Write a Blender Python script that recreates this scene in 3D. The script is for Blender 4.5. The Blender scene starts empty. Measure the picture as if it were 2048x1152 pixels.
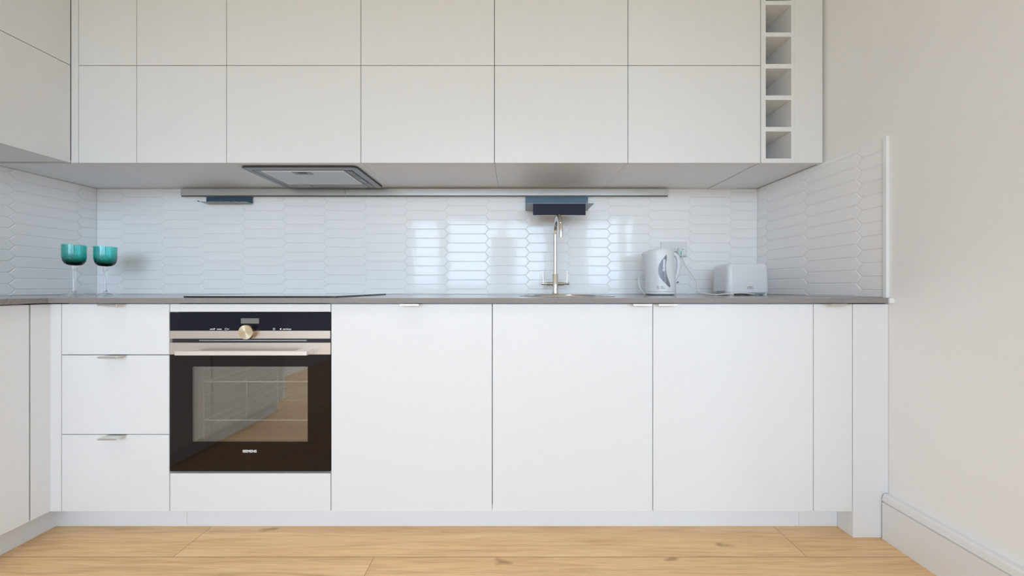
import bpy, bmesh, math, random
from mathutils import Vector, Matrix

random.seed(7)
PI = math.pi
scene = bpy.context.scene
col = scene.collection

# ------------------------------------------------------------------ measures
CAMZ = 0.931
FPX = 630.0
BACK_D = 1.79                 # camera to the tiled back wall (tile face is y = 0)
CX, CY = 1026.0, 575.0        # vanishing point of the photograph


def P(px, py, D):
    """photo pixel at a depth D from the camera -> place in the room (metres)"""
    return Vector(((px - CX) * D / FPX, D - BACK_D, CAMZ - (py - CY) * D / FPX))


# ------------------------------------------------------------------ materials
def mat(name, base=(.8, .8, .8), rough=.5, metal=0.0, spec=.5, trans=0.0, ior=1.5,
        bump=None, coat=0.0, emit=None):
    m = bpy.data.materials.new(name)
    m.use_nodes = True
    nt = m.node_tree
    b = nt.nodes['Principled BSDF']
    b.inputs['Base Color'].default_value = (*base, 1)
    b.inputs['Roughness'].default_value = rough
    b.inputs['Metallic'].default_value = metal
    b.inputs['Specular IOR Level'].default_value = spec
    b.inputs['Transmission Weight'].default_value = trans
    b.inputs['IOR'].default_value = ior
    b.inputs['Coat Weight'].default_value = coat
    if emit:
        b.inputs['Emission Color'].default_value = (*emit[0], 1)
        b.inputs['Emission Strength'].default_value = emit[1]
    if bump:
        scale, strength, dist, stretch = bump
        tc = nt.nodes.new('ShaderNodeTexCoord')
        mp = nt.nodes.new('ShaderNodeMapping')
        mp.inputs['Scale'].default_value = stretch
        nz = nt.nodes.new('ShaderNodeTexNoise')
        nz.inputs['Scale'].default_value = scale
        nz.inputs['Detail'].default_value = 2.0
        bp = nt.nodes.new('ShaderNodeBump')
        bp.inputs['Strength'].default_value = strength
        bp.inputs['Distance'].default_value = dist
        nt.links.new(tc.outputs['Object'], mp.inputs['Vector'])
        nt.links.new(mp.outputs['Vector'], nz.inputs['Vector'])
        nt.links.new(nz.outputs['Fac'], bp.inputs['Height'])
        nt.links.new(bp.outputs['Normal'], b.inputs['Normal'])
    return m


M = {}
M['cabinet'] = mat('white satin cabinet', (.80, .81, .815), .38, bump=(40, .03, .001, (1, 1, 1)))
M['carcass'] = mat('white melamine', (.86, .87, .875), .45)
M['plinth'] = mat('white plinth board', (.80, .83, .86), .4)
M['wall'] = mat('off white wall paint', (.90, .895, .885), .75, bump=(90, .05, .001, (1, 1, 1)))
M['ceiling'] = mat('ceiling paint', (.86, .84, .78), .8)
M['skirting'] = mat('white gloss paint', (.82, .81, .81), .35)
M['tile'] = mat('white glazed tile', (.94, .94, .94), .075, 0, .36, bump=(22, .12, .003, (1, 1, 1)))
M['grout'] = mat('pale grout', (.86, .86, .855), .85)
M['trim'] = mat('white metal trim', (.86, .88, .9), .3, bump=(200, .2, .001, (1, 1, .3)))
M['steel'] = mat('brushed steel', (.74, .69, .65), .36, 1.0, bump=(30, .04, .001, (.6, 1, 30)))
M['handle_steel'] = mat('pale handle steel', (.88, .83, .80), .48, .85)
M['pull'] = mat('brushed nickel pull', (.76, .73, .69), .3, 1.0)
M['rail'] = mat('satin aluminium', (.72, .72, .70), .38, 1.0)
M['rail_dark'] = mat('grey groove', (.06, .06, .058), .5)
M['chrome'] = mat('chrome', (.72, .71, .69), .06, 1.0)
M['sink'] = mat('sink steel', (.62, .62, .62), .2, 1.0)
M['black_glass'] = mat('black glass', (.007, .004, .004), .03, 0, .34)
M['panel_glass'] = mat('blue black glass', (.006, .008, .017), .04, 0, .22)
M['hob'] = mat('hob glass', (.008, .008, .010), .05)
M['dark'] = mat('dark recess', (.012, .014, .022), .4)
M['gap_light'] = mat('door edge bar', (.45, .53, .58), .25, .8)
M['display'] = mat('display window', (.19, .185, .17), .25)
M['print'] = mat('white print', (.85, .85, .85), .5)
M['print_grey'] = mat('grey print', (.22, .22, .25), .5)
M['print_red'] = mat('red print', (.62, .12, .15), .5)
M['enamel'] = mat('grey oven enamel', (.36, .36, .34), .35)
M['wire'] = mat('chrome wire', (.90, .89, .85), .35, .35)
M['knob'] = mat('spun champagne steel', (.80, .70, .52), .22, 1.0)
_k = M['knob'].node_tree
_t = _k.nodes.new('ShaderNodeTangent')
_t.direction_type = 'RADIAL'
_t.axis = 'Y'
_k.nodes['Principled BSDF'].inputs['Anisotropic'].default_value = .85
_k.nodes['Principled BSDF'].inputs['Roughness'].default_value = .32
_k.links.new(_t.outputs[0], _k.nodes['Principled BSDF'].inputs['Tangent'])
M['knob_side'] = mat('knob side', (.40, .32, .22), .25, 1.0)
M['blue_steel'] = mat('blue grey steel', (.105, .17, .225), .45, .25)
M['shaded_blue_steel'] = mat('shaded blue steel', (.045, .095, .15), .45, .25)  # darker copy of the blue steel, rack shading put into the colour
M['shaded_navy_steel'] = mat('shaded navy steel', (.016, .020, .036), .5, 0, .22)  # the drop front's shade is put into this dark colour
M['grey_steel'] = mat('pale grey steel', (.33, .36, .38), .45, .3)
M['hood'] = mat('hood grey metal', (.33, .35, .385), .42, .5)
M['hood_dark'] = mat('hood edge', (.06, .065, .075), .5)
M['hood_filter'] = mat('aluminium mesh filter', (.62, .66, .69), .42, .35, bump=(260, .3, .001, (1, 1, 1)))
M['hood_bar'] = mat('hood bright bar', (.93, .94, .95), .35)
M['hood_lamp'] = mat('lamp lens', (.32, .33, .36), .25)
M['plastic'] = mat('white plastic', (.80, .81, .84), .25)
M['plastic_warm'] = mat('white socket plastic', (.80, .80, .80), .3)
M['cord'] = mat('white flex', (.80, .80, .78), .4)
M['kettle_window'] = mat('grey water window', (.23, .235, .275), .2)
M['kettle_gauge'] = mat('pale gauge', (.62, .64, .70), .25)
M['plug_green'] = mat('green plug label', (.10, .50, .36), .5)
M['mint'] = mat('mint plug label', (.55, .85, .76), .5)
M['switch_red'] = mat('dark red switch', (.20, .01, .02), .3)
M['black'] = mat('black rubber', (.012, .012, .014), .5)
M['cap'] = mat('white filler', (.86, .86, .87), .5)
M['frame'] = mat('window frame', (.80, .80, .80), .4)


def quartz():
    m = mat('grey quartz', (.3, .28, .27), .13)
    nt = m.node_tree
    b = nt.nodes['Principled BSDF']
    tc = nt.nodes.new('ShaderNodeTexCoord')
    nz = nt.nodes.new('ShaderNodeTexNoise')
    nz.inputs['Scale'].default_value = 320
    nz.inputs['Detail'].default_value = 3
    r = nt.nodes.new('ShaderNodeValToRGB')
    r.color_ramp.elements[0].position = .30
    r.color_ramp.elements[0].color = (.205, .185, .175, 1)
    r.color_ramp.elements[1].position = .62
    r.color_ramp.elements[1].color = (.315, .29, .275, 1)
    nt.links.new(tc.outputs['Object'], nz.inputs['Vector'])
    nt.links.new(nz.outputs['Fac'], r.inputs['Fac'])
    nt.links.new(r.outputs['Color'], b.inputs['Base Color'])
    return m


M['quartz'] = quartz()


def oak():
    m = mat('oak plank floor', (.6, .4, .2), .42)
    nt = m.node_tree
    N, L = nt.nodes, nt.links
    b = N['Principled BSDF']
    tc = N.new('ShaderNodeTexCoord')
    sep = N.new('ShaderNodeSeparateXYZ')
    L.new(tc.outputs['Object'], sep.inputs[0])

    def math_(op, a, bb=None):
        n = N.new('ShaderNodeMath')
        n.operation = op
        for k, v in enumerate((a, bb)):
            if v is None:
                continue
            if isinstance(v, (int, float)):
                n.inputs[k].default_value = v
            else:
                L.new(v, n.inputs[k])
        return n.outputs[0]

    W, LEN = .24, 2.19
    v = math_('DIVIDE', math_('ADD', sep.outputs['Y'], .702), W)
    row = math_('FLOOR', v)
    fv = math_('FRACT', v)
    off = math_('MULTIPLY', row, .694)
    u = math_('DIVIDE', math_('ADD', math_('ADD', sep.outputs['X'], 1.174), off), LEN)
    plank = math_('FLOOR', u)
    fu = math_('FRACT', u)
    # per plank random
    idv = N.new('ShaderNodeCombineXYZ')
    L.new(row, idv.inputs[0]); L.new(plank, idv.inputs[1])
    wn = N.new('ShaderNodeTexWhiteNoise')
    wn.noise_dimensions = '3D'
    L.new(idv.outputs[0], wn.inputs['Vector'])
    # grain coordinates: long along X, shifted for each plank
    gc = N.new('ShaderNodeCombineXYZ')
    L.new(math_('ADD', sep.outputs['X'], math_('MULTIPLY', wn.outputs['Value'], 37.0)), gc.inputs[0])
    L.new(math_('ADD', sep.outputs['Y'], math_('MULTIPLY', wn.outputs['Value'], 11.0)), gc.inputs[1])
    mp = N.new('ShaderNodeMapping')
    mp.inputs['Scale'].default_value = (1.0, 20.0, 1.0)
    L.new(gc.outputs[0], mp.inputs['Vector'])
    n1 = N.new('ShaderNodeTexNoise')
    n1.inputs['Scale'].default_value = 2.2
    n1.inputs['Detail'].default_value = 6
    n1.inputs['Distortion'].default_value = 1.2
    L.new(mp.outputs[0], n1.inputs['Vector'])
    mp2 = N.new('ShaderNodeMapping')
    mp2.inputs['Scale'].default_value = (2.4, 70.0, 1.0)
    L.new(gc.outputs[0], mp2.inputs['Vector'])
    n2 = N.new('ShaderNodeTexNoise')
    n2.inputs['Scale'].default_value = 4.0
    n2.inputs['Detail'].default_value = 3
    L.new(mp2.outputs[0], n2.inputs['Vector'])
    ramp = N.new('ShaderNodeValToRGB')
    e = ramp.color_ramp.elements
    e[0].position = .30; e[0].color = (.60, .36, .172, 1)
    e[1].position = .68; e[1].color = (.90, .62, .345, 1)
    e2 = e.new(.50); e2.color = (.80, .52, .27, 1)
    mixv = math_('ADD', math_('MULTIPLY', n1.outputs['Fac'], .62), math_('MULTIPLY', n2.outputs['Fac'], .38))
    mixv = math_('ADD', mixv, math_('MULTIPLY', math_('SUBTRACT', wn.outputs['Value'], .5), .10))
    L.new(mixv, ramp.inputs['Fac'])
    # knots: stretched voronoi, few and small
    mp3 = N.new('ShaderNodeMapping')
    mp3.inputs['Scale'].default_value = (2.0, 5.0, 1.0)
    L.new(gc.outputs[0], mp3.inputs['Vector'])
    nd = N.new('ShaderNodeTexNoise')
    nd.inputs['Scale'].default_value = 5
    vadd = N.new('ShaderNodeVectorMath'); vadd.operation = 'MULTIPLY_ADD'
    L.new(mp3.outputs[0], nd.inputs['Vector'])
    L.new(nd.outputs['Color'], vadd.inputs[0])
    vadd.inputs[1].default_value = (.25, .25, 0)
    L.new(mp3.outputs[0], vadd.inputs[2])
    vo = N.new('ShaderNodeTexVoronoi')
    vo.inputs['Scale'].default_value = 1.4
    vo.inputs['Randomness'].default_value = 1
    L.new(vadd.outputs[0], vo.inputs['Vector'])
    kr = N.new('ShaderNodeMapRange')
    kr.inputs['From Min'].default_value = .035
    kr.inputs['From Max'].default_value = .10
    kr.inputs['To Min'].default_value = .6
    kr.inputs['To Max'].default_value = 0
    L.new(vo.outputs['Distance'], kr.inputs['Value'])
    knot = N.new('ShaderNodeMixRGB')
    knot.inputs[2].default_value = (.27, .15, .065, 1)
    L.new(kr.outputs[0], knot.inputs[0])
    L.new(ramp.outputs['Color'], knot.inputs[1])
    # seams between boards
    s1 = math_('LESS_THAN', math_('MINIMUM', fv, math_('SUBTRACT', 1.0, fv)), .0045)
    s2 = math_('LESS_THAN', math_('MINIMUM', fu, math_('SUBTRACT', 1.0, fu)), .00045)
    seam = math_('MULTIPLY', math_('MAXIMUM', s1, s2), .75)
    sm = N.new('ShaderNodeMixRGB')
    sm.inputs[2].default_value = (.17, .095, .04, 1)
    L.new(seam, sm.inputs[0])
    L.new(knot.outputs[0], sm.inputs[1])
    L.new(sm.outputs[0], b.inputs['Base Color'])
    bp = N.new('ShaderNodeBump')
    bp.inputs['Strength'].default_value = .06
    bp.inputs['Distance'].default_value = .002
    L.new(n2.outputs['Fac'], bp.inputs['Height'])
    L.new(bp.outputs['Normal'], b.inputs['Normal'])
    return m


M['oak'] = oak()


def pane_mat(name, gloss, tint, rough=0.0):
    m = bpy.data.materials.new(name)
    m.use_nodes = True
    nt = m.node_tree
    nt.nodes.remove(nt.nodes['Principled BSDF'])
    out = nt.nodes['Material Output']
    g = nt.nodes.new('ShaderNodeBsdfGlossy')
    g.inputs['Roughness'].default_value = rough
    t = nt.nodes.new('ShaderNodeBsdfTransparent')
    t.inputs['Color'].default_value = (*tint, 1)
    mx = nt.nodes.new('ShaderNodeMixShader')
    mx.inputs[0].default_value = gloss
    nt.links.new(t.outputs[0], mx.inputs[1])
    nt.links.new(g.outputs[0], mx.inputs[2])
    nt.links.new(mx.outputs[0], out.inputs['Surface'])
    return m


M['pane'] = pane_mat('window pane', .05, (.97, .99, .99))
M['oven_pane'] = pane_mat('oven door pane', .22, (.88, .88, .86), .02)


def tinted_glass(name, colour, density):
    m = mat(name, (1, 1, 1), 0.0, 0, .5, 1.0, 1.48)
    if density > 0:
        nt = m.node_tree
        va = nt.nodes.new('ShaderNodeVolumeAbsorption')
        va.inputs['Color'].default_value = (*colour, 1)
        va.inputs['Density'].default_value = density
        nt.links.new(va.outputs[0], nt.nodes['Material Output'].inputs['Volume'])
    return m


M['teal'] = tinted_glass('teal glass', (.0, .80, .755), 620)
M['clear'] = tinted_glass('clear glass', (.80, .92, .88), 4)

# ------------------------------------------------------------------ mesh helpers
ORIGIN = {}


def box(bm, x0, x1, y0, y1, z0, z1, bev=0.0, seg=2):
    x0, x1 = sorted((x0, x1)); y0, y1 = sorted((y0, y1)); z0, z1 = sorted((z0, z1))
    r = bmesh.ops.create_cube(bm, size=1.0)
    vs = r['verts']
    for v in vs:
        v.co = Vector((x0 + (v.co.x + .5) * (x1 - x0), y0 + (v.co.y + .5) * (y1 - y0), z0 + (v.co.z + .5) * (z1 - z0)))
    if bev > 0:
        es = list({e for v in vs for e in v.link_edges})
        bmesh.ops.bevel(bm, geom=es, offset=bev, segments=seg, affect='EDGES', profile=.5)


def B(*boxes):
    bm = bmesh.new()
    for b in boxes:
        box(bm, *b)
    return bm


def tube(bm, pts, r, n=12, caps=True):
    """round bar along points; r is a radius or a list of radii"""
    pts = [Vector(p) for p in pts]
    rs = r if isinstance(r, (list, tuple)) else [r] * len(pts)
    t0 = (pts[1] - pts[0]).normalized()
    up = Vector((0, 0, 1)) if abs(t0.z) < .9 else Vector((1, 0, 0))
    nrm = t0.cross(up).normalized()
    rings = []
    for i, p in enumerate(pts):
        if i == 0:
            t = t0
        elif i == len(pts) - 1:
            t = (pts[i] - pts[i - 1]).normalized()
        else:
            t = ((pts[i] - pts[i - 1]).normalized() + (pts[i + 1] - pts[i]).normalized()).normalized()
        nrm = (nrm - t * nrm.dot(t)).normalized()
        bi = t.cross(nrm)
        rings.append([bm.verts.new(p + (nrm * math.cos(2 * PI * k / n) + bi * math.sin(2 * PI * k / n)) * rs[i]) for k in range(n)])
    for a, b in zip(rings, rings[1:]):
        for k in range(n):
            bm.faces.new((a[k], a[(k + 1) % n], b[(k + 1) % n], b[k]))
    if caps:
        bm.faces.new(rings[0][::-1])
        bm.faces.new(rings[-1])


def smooth_path(pts, n=8):
    pts = [Vector(p) for p in pts]
    q = [pts[0]] + pts + [pts[-1]]
    out = []
    for i in range(1, len(q) - 2):
        a, b, c, d = q[i - 1], q[i], q[i + 1], q[i + 2]
        for k in range(n):
            t = k / n
            out.append(.5 * ((2 * b) + (c - a) * t + (2 * a - 5 * b + 4 * c - d) * t * t + (3 * b - a - 3 * c + d) * t ** 3))
    out.append(pts[-1])
    return out


def lathe(bm, cx, cy, prof, n=48, closed=False):
    """prof: (radius, z) list turned about a vertical axis"""
    rings = []
    for r, z in prof:
        if r < 1e-6:
            rings.append([bm.verts.new((cx, cy, z))])
        else:
            rings.append([bm.verts.new((cx + r * math.cos(2 * PI * k / n), cy + r * math.sin(2 * PI * k / n), z)) for k in range(n)])
    for a, b in zip(rings, rings[1:]):
        for k in range(n):
            k2 = (k + 1) % n
            if len(a) == 1 and len(b) == 1:
                continue
            if len(a) == 1:
                bm.faces.new((a[0], b[k2], b[k]))
            elif len(b) == 1:
                bm.faces.new((a[k], a[k2], b[0]))
            else:
                bm.faces.new((a[k], a[k2], b[k2], b[k]))
    bmesh.ops.recalc_face_normals(bm, faces=bm.faces[:])


def prism(bm, poly, axis, a, b):
    """polygon (2D) extruded along an axis between a and b"""
    def put(p, t):
        if axis == 'y':
            return (p[0], t, p[1])
        if axis == 'x':
            return (t, p[0], p[1])
        return (p[0], p[1], t)
    va = [bm.verts.new(put(p, a)) for p in poly]
    vb = [bm.verts.new(put(p, b)) for p in poly]
    n = len(poly)
    bm.faces.new(va)
    bm.faces.new(vb[::-1])
    for k in range(n):
        bm.faces.new((va[k], vb[k], vb[(k + 1) % n], va[(k + 1) % n]))
    bmesh.ops.recalc_face_normals(bm, faces=bm.faces[:])


def rounded_rect(x0, x1, y0, y1, r, n=6):
    pts = []
    for cx, cy, a0 in ((x1 - r, y1 - r, 0), (x0 + r, y1 - r, 90), (x0 + r, y0 + r, 180), (x1 - r, y0 + r, 270)):
        for k in range(n + 1):
            a = math.radians(a0 + 90 * k / n)
            pts.append((cx + r * math.cos(a), cy + r * math.sin(a)))
    return pts


def link(name, bm, material, parent=None, smooth=False, origin=None):
    """one mesh object; its vertices are given in room coordinates"""
    me = bpy.data.meshes.new(name)
    o0 = ORIGIN[parent.name] if parent else Vector(origin or (0, 0, 0))
    bmesh.ops.translate(bm, verts=bm.verts[:], vec=-o0)
    bm.to_mesh(me)
    bm.free()
    for mm in (material if isinstance(material, (list, tuple)) else [material]):
        me.materials.append(mm)
    if smooth:
        me.shade_auto_smooth(angle=math.radians(38)) if hasattr(me, 'shade_auto_smooth') else None
        for p in me.polygons:
            p.use_smooth = True
        try:
            me.set_sharp_from_angle(angle=math.radians(38))
        except Exception:
            pass
    o = bpy.data.objects.new(name, me)
    col.objects.link(o)
    if parent:
        o.parent = parent
    else:
        o.location = o0
    ORIGIN[o.name] = o0
    return o


def thing(name, label, cat, loc=(0, 0, 0), group=None):
    o = bpy.data.objects.new(name, None)
    o.empty_display_size = .05
    col.objects.link(o)
    o.location = loc
    ORIGIN[o.name] = Vector(loc)
    tag(o, label, cat, group)
    return o


def tag(o, label, cat, group=None):
    o['label'] = label
    o['category'] = cat
    if group:
        o['group'] = group
    return o


def struct(name, bm, material, parent=None, smooth=False):
    o = link(name, bm, material, parent, smooth)
    o['kind'] = 'structure'
    return o


def lettering(name, s, size, centre, material, parent, bold=0.0, stretch=1.0, facing=0.0, depth=.0004):
    """raised lettering that faces the room (towards -y), centred at a point"""
    cu = bpy.data.curves.new(name, 'FONT')
    cu.body = s
    cu.size = size
    cu.extrude = depth
    cu.offset = bold
    cu.align_x = 'CENTER'
    cu.align_y = 'CENTER'
    tmp = bpy.data.objects.new(name + '_t', cu)
    col.objects.link(tmp)
    dg = bpy.context.evaluated_depsgraph_get()
    me = bpy.data.meshes.new_from_object(tmp.evaluated_get(dg))
    bpy.data.objects.remove(tmp)
    bpy.data.curves.remove(cu)
    me.transform(Matrix.Translation(Vector(centre) - ORIGIN[parent.name]) @ Matrix.Rotation(PI / 2, 4, 'X') @ Matrix.Diagonal((stretch, 1, 1, 1)))
    me.materials.clear()
    me.materials.append(material)
    o = bpy.data.objects.new(name, me)
    col.objects.link(o)
    o.parent = parent
    ORIGIN[o.name] = ORIGIN[parent.name]
    return o


# ------------------------------------------------------------------ the setting
XL, XR = -2.366, 1.388          # tile faces on the side walls
WXL, WXR = -2.376, 1.396        # painted faces of the side walls
YB = .010                       # painted face of the back wall
CEIL = 2.60
REAR = -5.20
FARX = 4.30
RET = -1.90                     # the right wall ends here and the room opens out

struct('floor', B((WXL - .1, FARX + .1, REAR - .15, YB + .1, -.08, 0)), M['oak'])
struct('ceiling', B((WXL - .1, FARX + .1, REAR - .15, YB + .1, CEIL, CEIL + .08)), M['ceiling'])
struct('wall_back', B((WXL - .1, WXR + .1, YB, YB + .1, 0, CEIL)), M['wall'])
struct('wall_left', B((WXL - .1, WXL, REAR, YB, 0, CEIL)), M['wall'])
bm = B((WXR, WXR + .1, RET, YB, 0, CEIL), (WXR + .1, FARX + .1, RET, RET + .1, 0, CEIL), (FARX, FARX + .1, REAR, RET, 0, CEIL))
struct('wall_right', bm, M['wall'])

# rear wall behind the viewer with three windows
WINS = [(-2.27, -1.60), (-1.50, .76), (1.62, 3.16)]
WZ0, WZ1 = .88, 2.46
bm = bmesh.new()
edges = [WXL - .1] + [v for w in WINS for v in w] + [FARX + .1]
for a, b in zip(edges[0::2], edges[1::2]):
    box(bm, a, b, REAR - .15, REAR, 0, CEIL)
for a, b in WINS:
    box(bm, a, b, REAR - .15, REAR, 0, WZ0)
    box(bm, a, b, REAR - .15, REAR, WZ1, CEIL)
struct('wall_rear', bm, M['wall'])
MULL_AND_FIGURE = {0: [], 1: [(-.50, .06)], 2: [(2.39, 2.54)]}  # wide post in middle window: added, shaped as the dark figure reflected in tiles
for k, (a, b) in enumerate(WINS):
    bm = bmesh.new()
    f = .05
    y0, y1 = REAR - .11, REAR - .05
    box(bm, a, a + f, y0, y1, WZ0, WZ1); box(bm, b - f, b, y0, y1, WZ0, WZ1)
    box(bm, a, b, y0, y1, WZ0, WZ0 + f); box(bm, a, b, y0, y1, WZ1 - f, WZ1)
    for m0, m1 in MULL_AND_FIGURE[k]:
        if k == 1:
            box(bm, m0, m1, y0, y1, WZ0, 2.10)
            box(bm, m0 + .22, m1 - .24, y0, y1, 2.10, WZ1)
        else:
            box(bm, m0, m1, y0, y1, WZ0, WZ1)
    w = struct('window_%d' % (k + 1), bm, M['frame'])
    struct('window_pane', B((a + f, b - f, REAR - .084, REAR - .078, WZ0 + f, WZ1 - f)), M['pane'], w)

# skirting board along the right wall, stepped profile
bm = bmesh.new()
zs = .167
prof = [(WXR, 0), (1.368, 0), (1.368, .1350), (1.3755, .1375), (1.3755, .1405), (1.3672, .1415), (1.371, zs - .006), (1.376, zs), (WXR, zs)]
prism(bm, prof, 'y', -.6225, RET)
struct('baseboard_right', bm, M['skirting'])

# ------------------------------------------------------------------ tiled splashbacks
ZT0, ZT1 = .8928, 1.4925         # from worktop to the underside of the wall cabinets
PITCH, TIP, ROW = .2308, .0207, .0524
TLEN = PITCH + TIP               # tip to tip


def clip(poly, lo_u, hi_u, lo_v, hi_v):
    for ax, lim, keep in ((0, lo_u, 1), (0, hi_u, -1), (1, lo_v, 1), (1, hi_v, -1)):
        out = []
        for i in range(len(poly)):
            a, b = poly[i], poly[(i + 1) % len(poly)]
            da, db = (a[ax] - lim) * keep, (b[ax] - lim) * keep
            if da >= 0:
                out.append(a)
            if (da >= 0) != (db >= 0):
                t = da / (da - db)
                out.append((a[0] + (b[0] - a[0]) * t, a[1] + (b[1] - a[1]) * t))
        poly = out
        if len(poly) < 3:
            return []
    # drop doubles
    res = []
    for p in poly:
        if not res or (abs(p[0] - res[-1][0]) + abs(p[1] - res[-1][1])) > 1e-5:
            res.append(p)
    if len(res) > 2 and (abs(res[0][0] - res[-1][0]) + abs(res[0][1] - res[-1][1])) < 1e-5:
        res.pop()
    return res if len(res) > 2 else []


def inset(poly, d):
    n = len(poly)
    area = sum(poly[i][0] * poly[(i + 1) % n][1] - poly[(i + 1) % n][0] * poly[i][1] for i in range(n))
    s = 1 if area > 0 else -1
    lines = []
    for i in range(n):
        a, b = poly[i], poly[(i + 1) % n]
        dx, dy = b[0] - a[0], b[1] - a[1]
        l = math.hypot(dx, dy)
        nx, ny = -dy / l * s, dx / l * s
        lines.append((a[0] + nx * d, a[1] + ny * d, dx, dy))
    out = []
    for i in range(n):
        x1, y1, dx1, dy1 = lines[i - 1]
        x2, y2, dx2, dy2 = lines[i]
        den = dx1 * dy2 - dy1 * dx2
        if abs(den) < 1e-12:
            out.append((x2, y2))
            continue
        t = ((x2 - x1) * dy2 - (y2 - y1) * dx2) / den
        out.append((x1 + dx1 * t, y1 + dy1 * t))
    return out


def poly_small(poly):
    n = len(poly)
    area = abs(sum(poly[i][0] * poly[(i + 1) % n][1] - poly[(i + 1) % n][0] * poly[i][1] for i in range(n))) / 2
    w = max(p[0] for p in poly) - min(p[0] for p in poly)
    h = max(p[1] for p in poly) - min(p[1] for p in poly)
    return area < 6e-5 or w < .006 or h < .006


def tiling(name, place, u0, u1, cu, par, label):
    """picket tiles over u0..u1; place(u, v, h) puts a point with h metres in front of the tile face"""
    bm = bmesh.new()
    back = -.008
    vs = []
    for h in (back, -.0020):
        vs.append([bm.verts.new(place(*p, h)) for p in ((u0, ZT0), (u1, ZT0), (u1, ZT1), (u0, ZT1))])
    bm.faces.new(vs[1])
    for k in range(4):
        bm.faces.new((vs[0][k], vs[0][(k + 1) % 4], vs[1][(k + 1) % 4], vs[1][k]))
    for f in bm.faces:
        f.material_index = 1
    k0 = int(math.floor((u0 - cu) / PITCH)) - 1
    k1 = int(math.ceil((u1 - cu) / PITCH)) + 1
    for k in range(k0, k1 + 1):
        c = cu + k * PITCH
        base = CAMZ + (.0426 if (k + par) % 2 == 0 else .0173)
        j0 = int(math.floor((ZT0 - base) / ROW)) - 1
        for j in range(j0, j0 + 14):
            v = base + j * ROW
            h2 = TLEN / 2
            hexa = [(c - h2, v + ROW / 2), (c - h2 + TIP, v), (c + h2 - TIP, v), (c + h2, v + ROW / 2), (c + h2 - TIP, v + ROW), (c - h2 + TIP, v + ROW)]
            p = clip(hexa, u0, u1, ZT0, ZT1)
            if not p or poly_small(p):
                continue
            a = inset(p, .0011)
            b = inset(p, .0024)
            c2 = inset(p, .0034)
            if poly_small(c2):
                continue
            tu, tv = random.uniform(-.0022, .0022), random.uniform(-.0022, .0022)

            def hh(q):
                return tu * (q[0] - c) + tv * (q[1] - v - ROW / 2)
            r0 = [bm.verts.new(place(*q, -.0020)) for q in a]
            r1 = [bm.verts.new(place(*q, -.0007 + hh(q))) for q in b]
            r2 = [bm.verts.new(place(*q, hh(q))) for q in c2]
            n = len(p)
            for ra, rb in ((r0, r1), (r1, r2)):
                for i in range(n):
                    bm.faces.new((ra[i], ra[(i + 1) % n], rb[(i + 1) % n], rb[i])).smooth = False
            bm.faces.new(r2)
    bmesh.ops.recalc_face_normals(bm, faces=bm.faces[:])
    # faces must look into the room
    mid = place((u0 + u1) / 2, (ZT0 + ZT1) / 2, 0)
    inward = (Vector(place((u0 + u1) / 2, ZT0, .1)) - Vector(place((u0 + u1) / 2, ZT0, 0))).normalized()
    for f in bm.faces:
        f.normal_update()
        if f.normal.dot(inward) < -1e-3:
            f.normal_flip()
    o = link(name, bm, [M['tile'], M['grout']])
    tag(o, label, 'splashback')
    return o


FRONT_T = -.610                  # where the side splashbacks stop
tiling('splashback', lambda u, v, h: (u, -h, v), XL - .002, XR + .002, -.2635, 0,
       'long white glossy picket tile splashback along the wall behind the tap')
tiling('splashback', lambda u, v, h: (XR - h, u, v), FRONT_T, .002, -.4105, 1,
       'short white tile splashback on the right wall beside the toaster, ended by a white strip')
tiling('splashback', lambda u, v, h: (XL + h, u, v), -1.25, .002, -.4165, 1,
       'short white tile splashback on the left wall beside the teal goblets')
o = link('edge_strip', B((1.3835, WXR - .0002, -.6225, -.6105, .8935, 1.4945, .001)), M['trim'])
tag(o, 'upright white metal strip finishing the tile edge on the right wall', 'trim strip')

# ------------------------------------------------------------------ fitted kitchen
UY = -.381            # face of the wall cabinet doors
BY = -.619            # face of the base doors
T = .019
UZ0, UZS, UZ1 = 1.487, 1.924, 2.361
UC0, UC1 = 1.4935, 2.361
BZ0, BZ1 = .0965, .8710
CB0, CB1 = .105, .8735
G = .0015             # half gap between fronts


def door(name, parent, x0, x1, z0, z1, y=BY):
    return link(name, B((x0 + G, x1 - G, y, y + T, z0 + G, z1 - G, .0012)), M['cabinet'], parent)


def shell(x0, x1, y0, y1, z0, z1, t=.016, top=True, legs=False):
    """open fronted cabinet box, front at y0"""
    bs = [(x0, x0 + t, y0, y1, z0, z1), (x1 - t, x1, y0, y1, z0, z1), (x0 + t, x1 - t, y0, y1, z0, z0 + t),
          (x0 + t, x1 - t, y1 - .006, y1, z0 + t, z1)]
    if top:
        bs.append((x0 + t, x1 - t, y0, y1 - .006, z1 - t, z1))
    else:
        bs.append((x0 + t, x1 - t, y0, y0 + .08, z1 - t, z1))
    if legs:
        for x in (x0 + .02, x1 - .06):
            for y in (y0 + .09, y1 - .07):
                bs.append((x, x + .04, y, y + .04, .0005, z0))
    return B(*bs)


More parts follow.
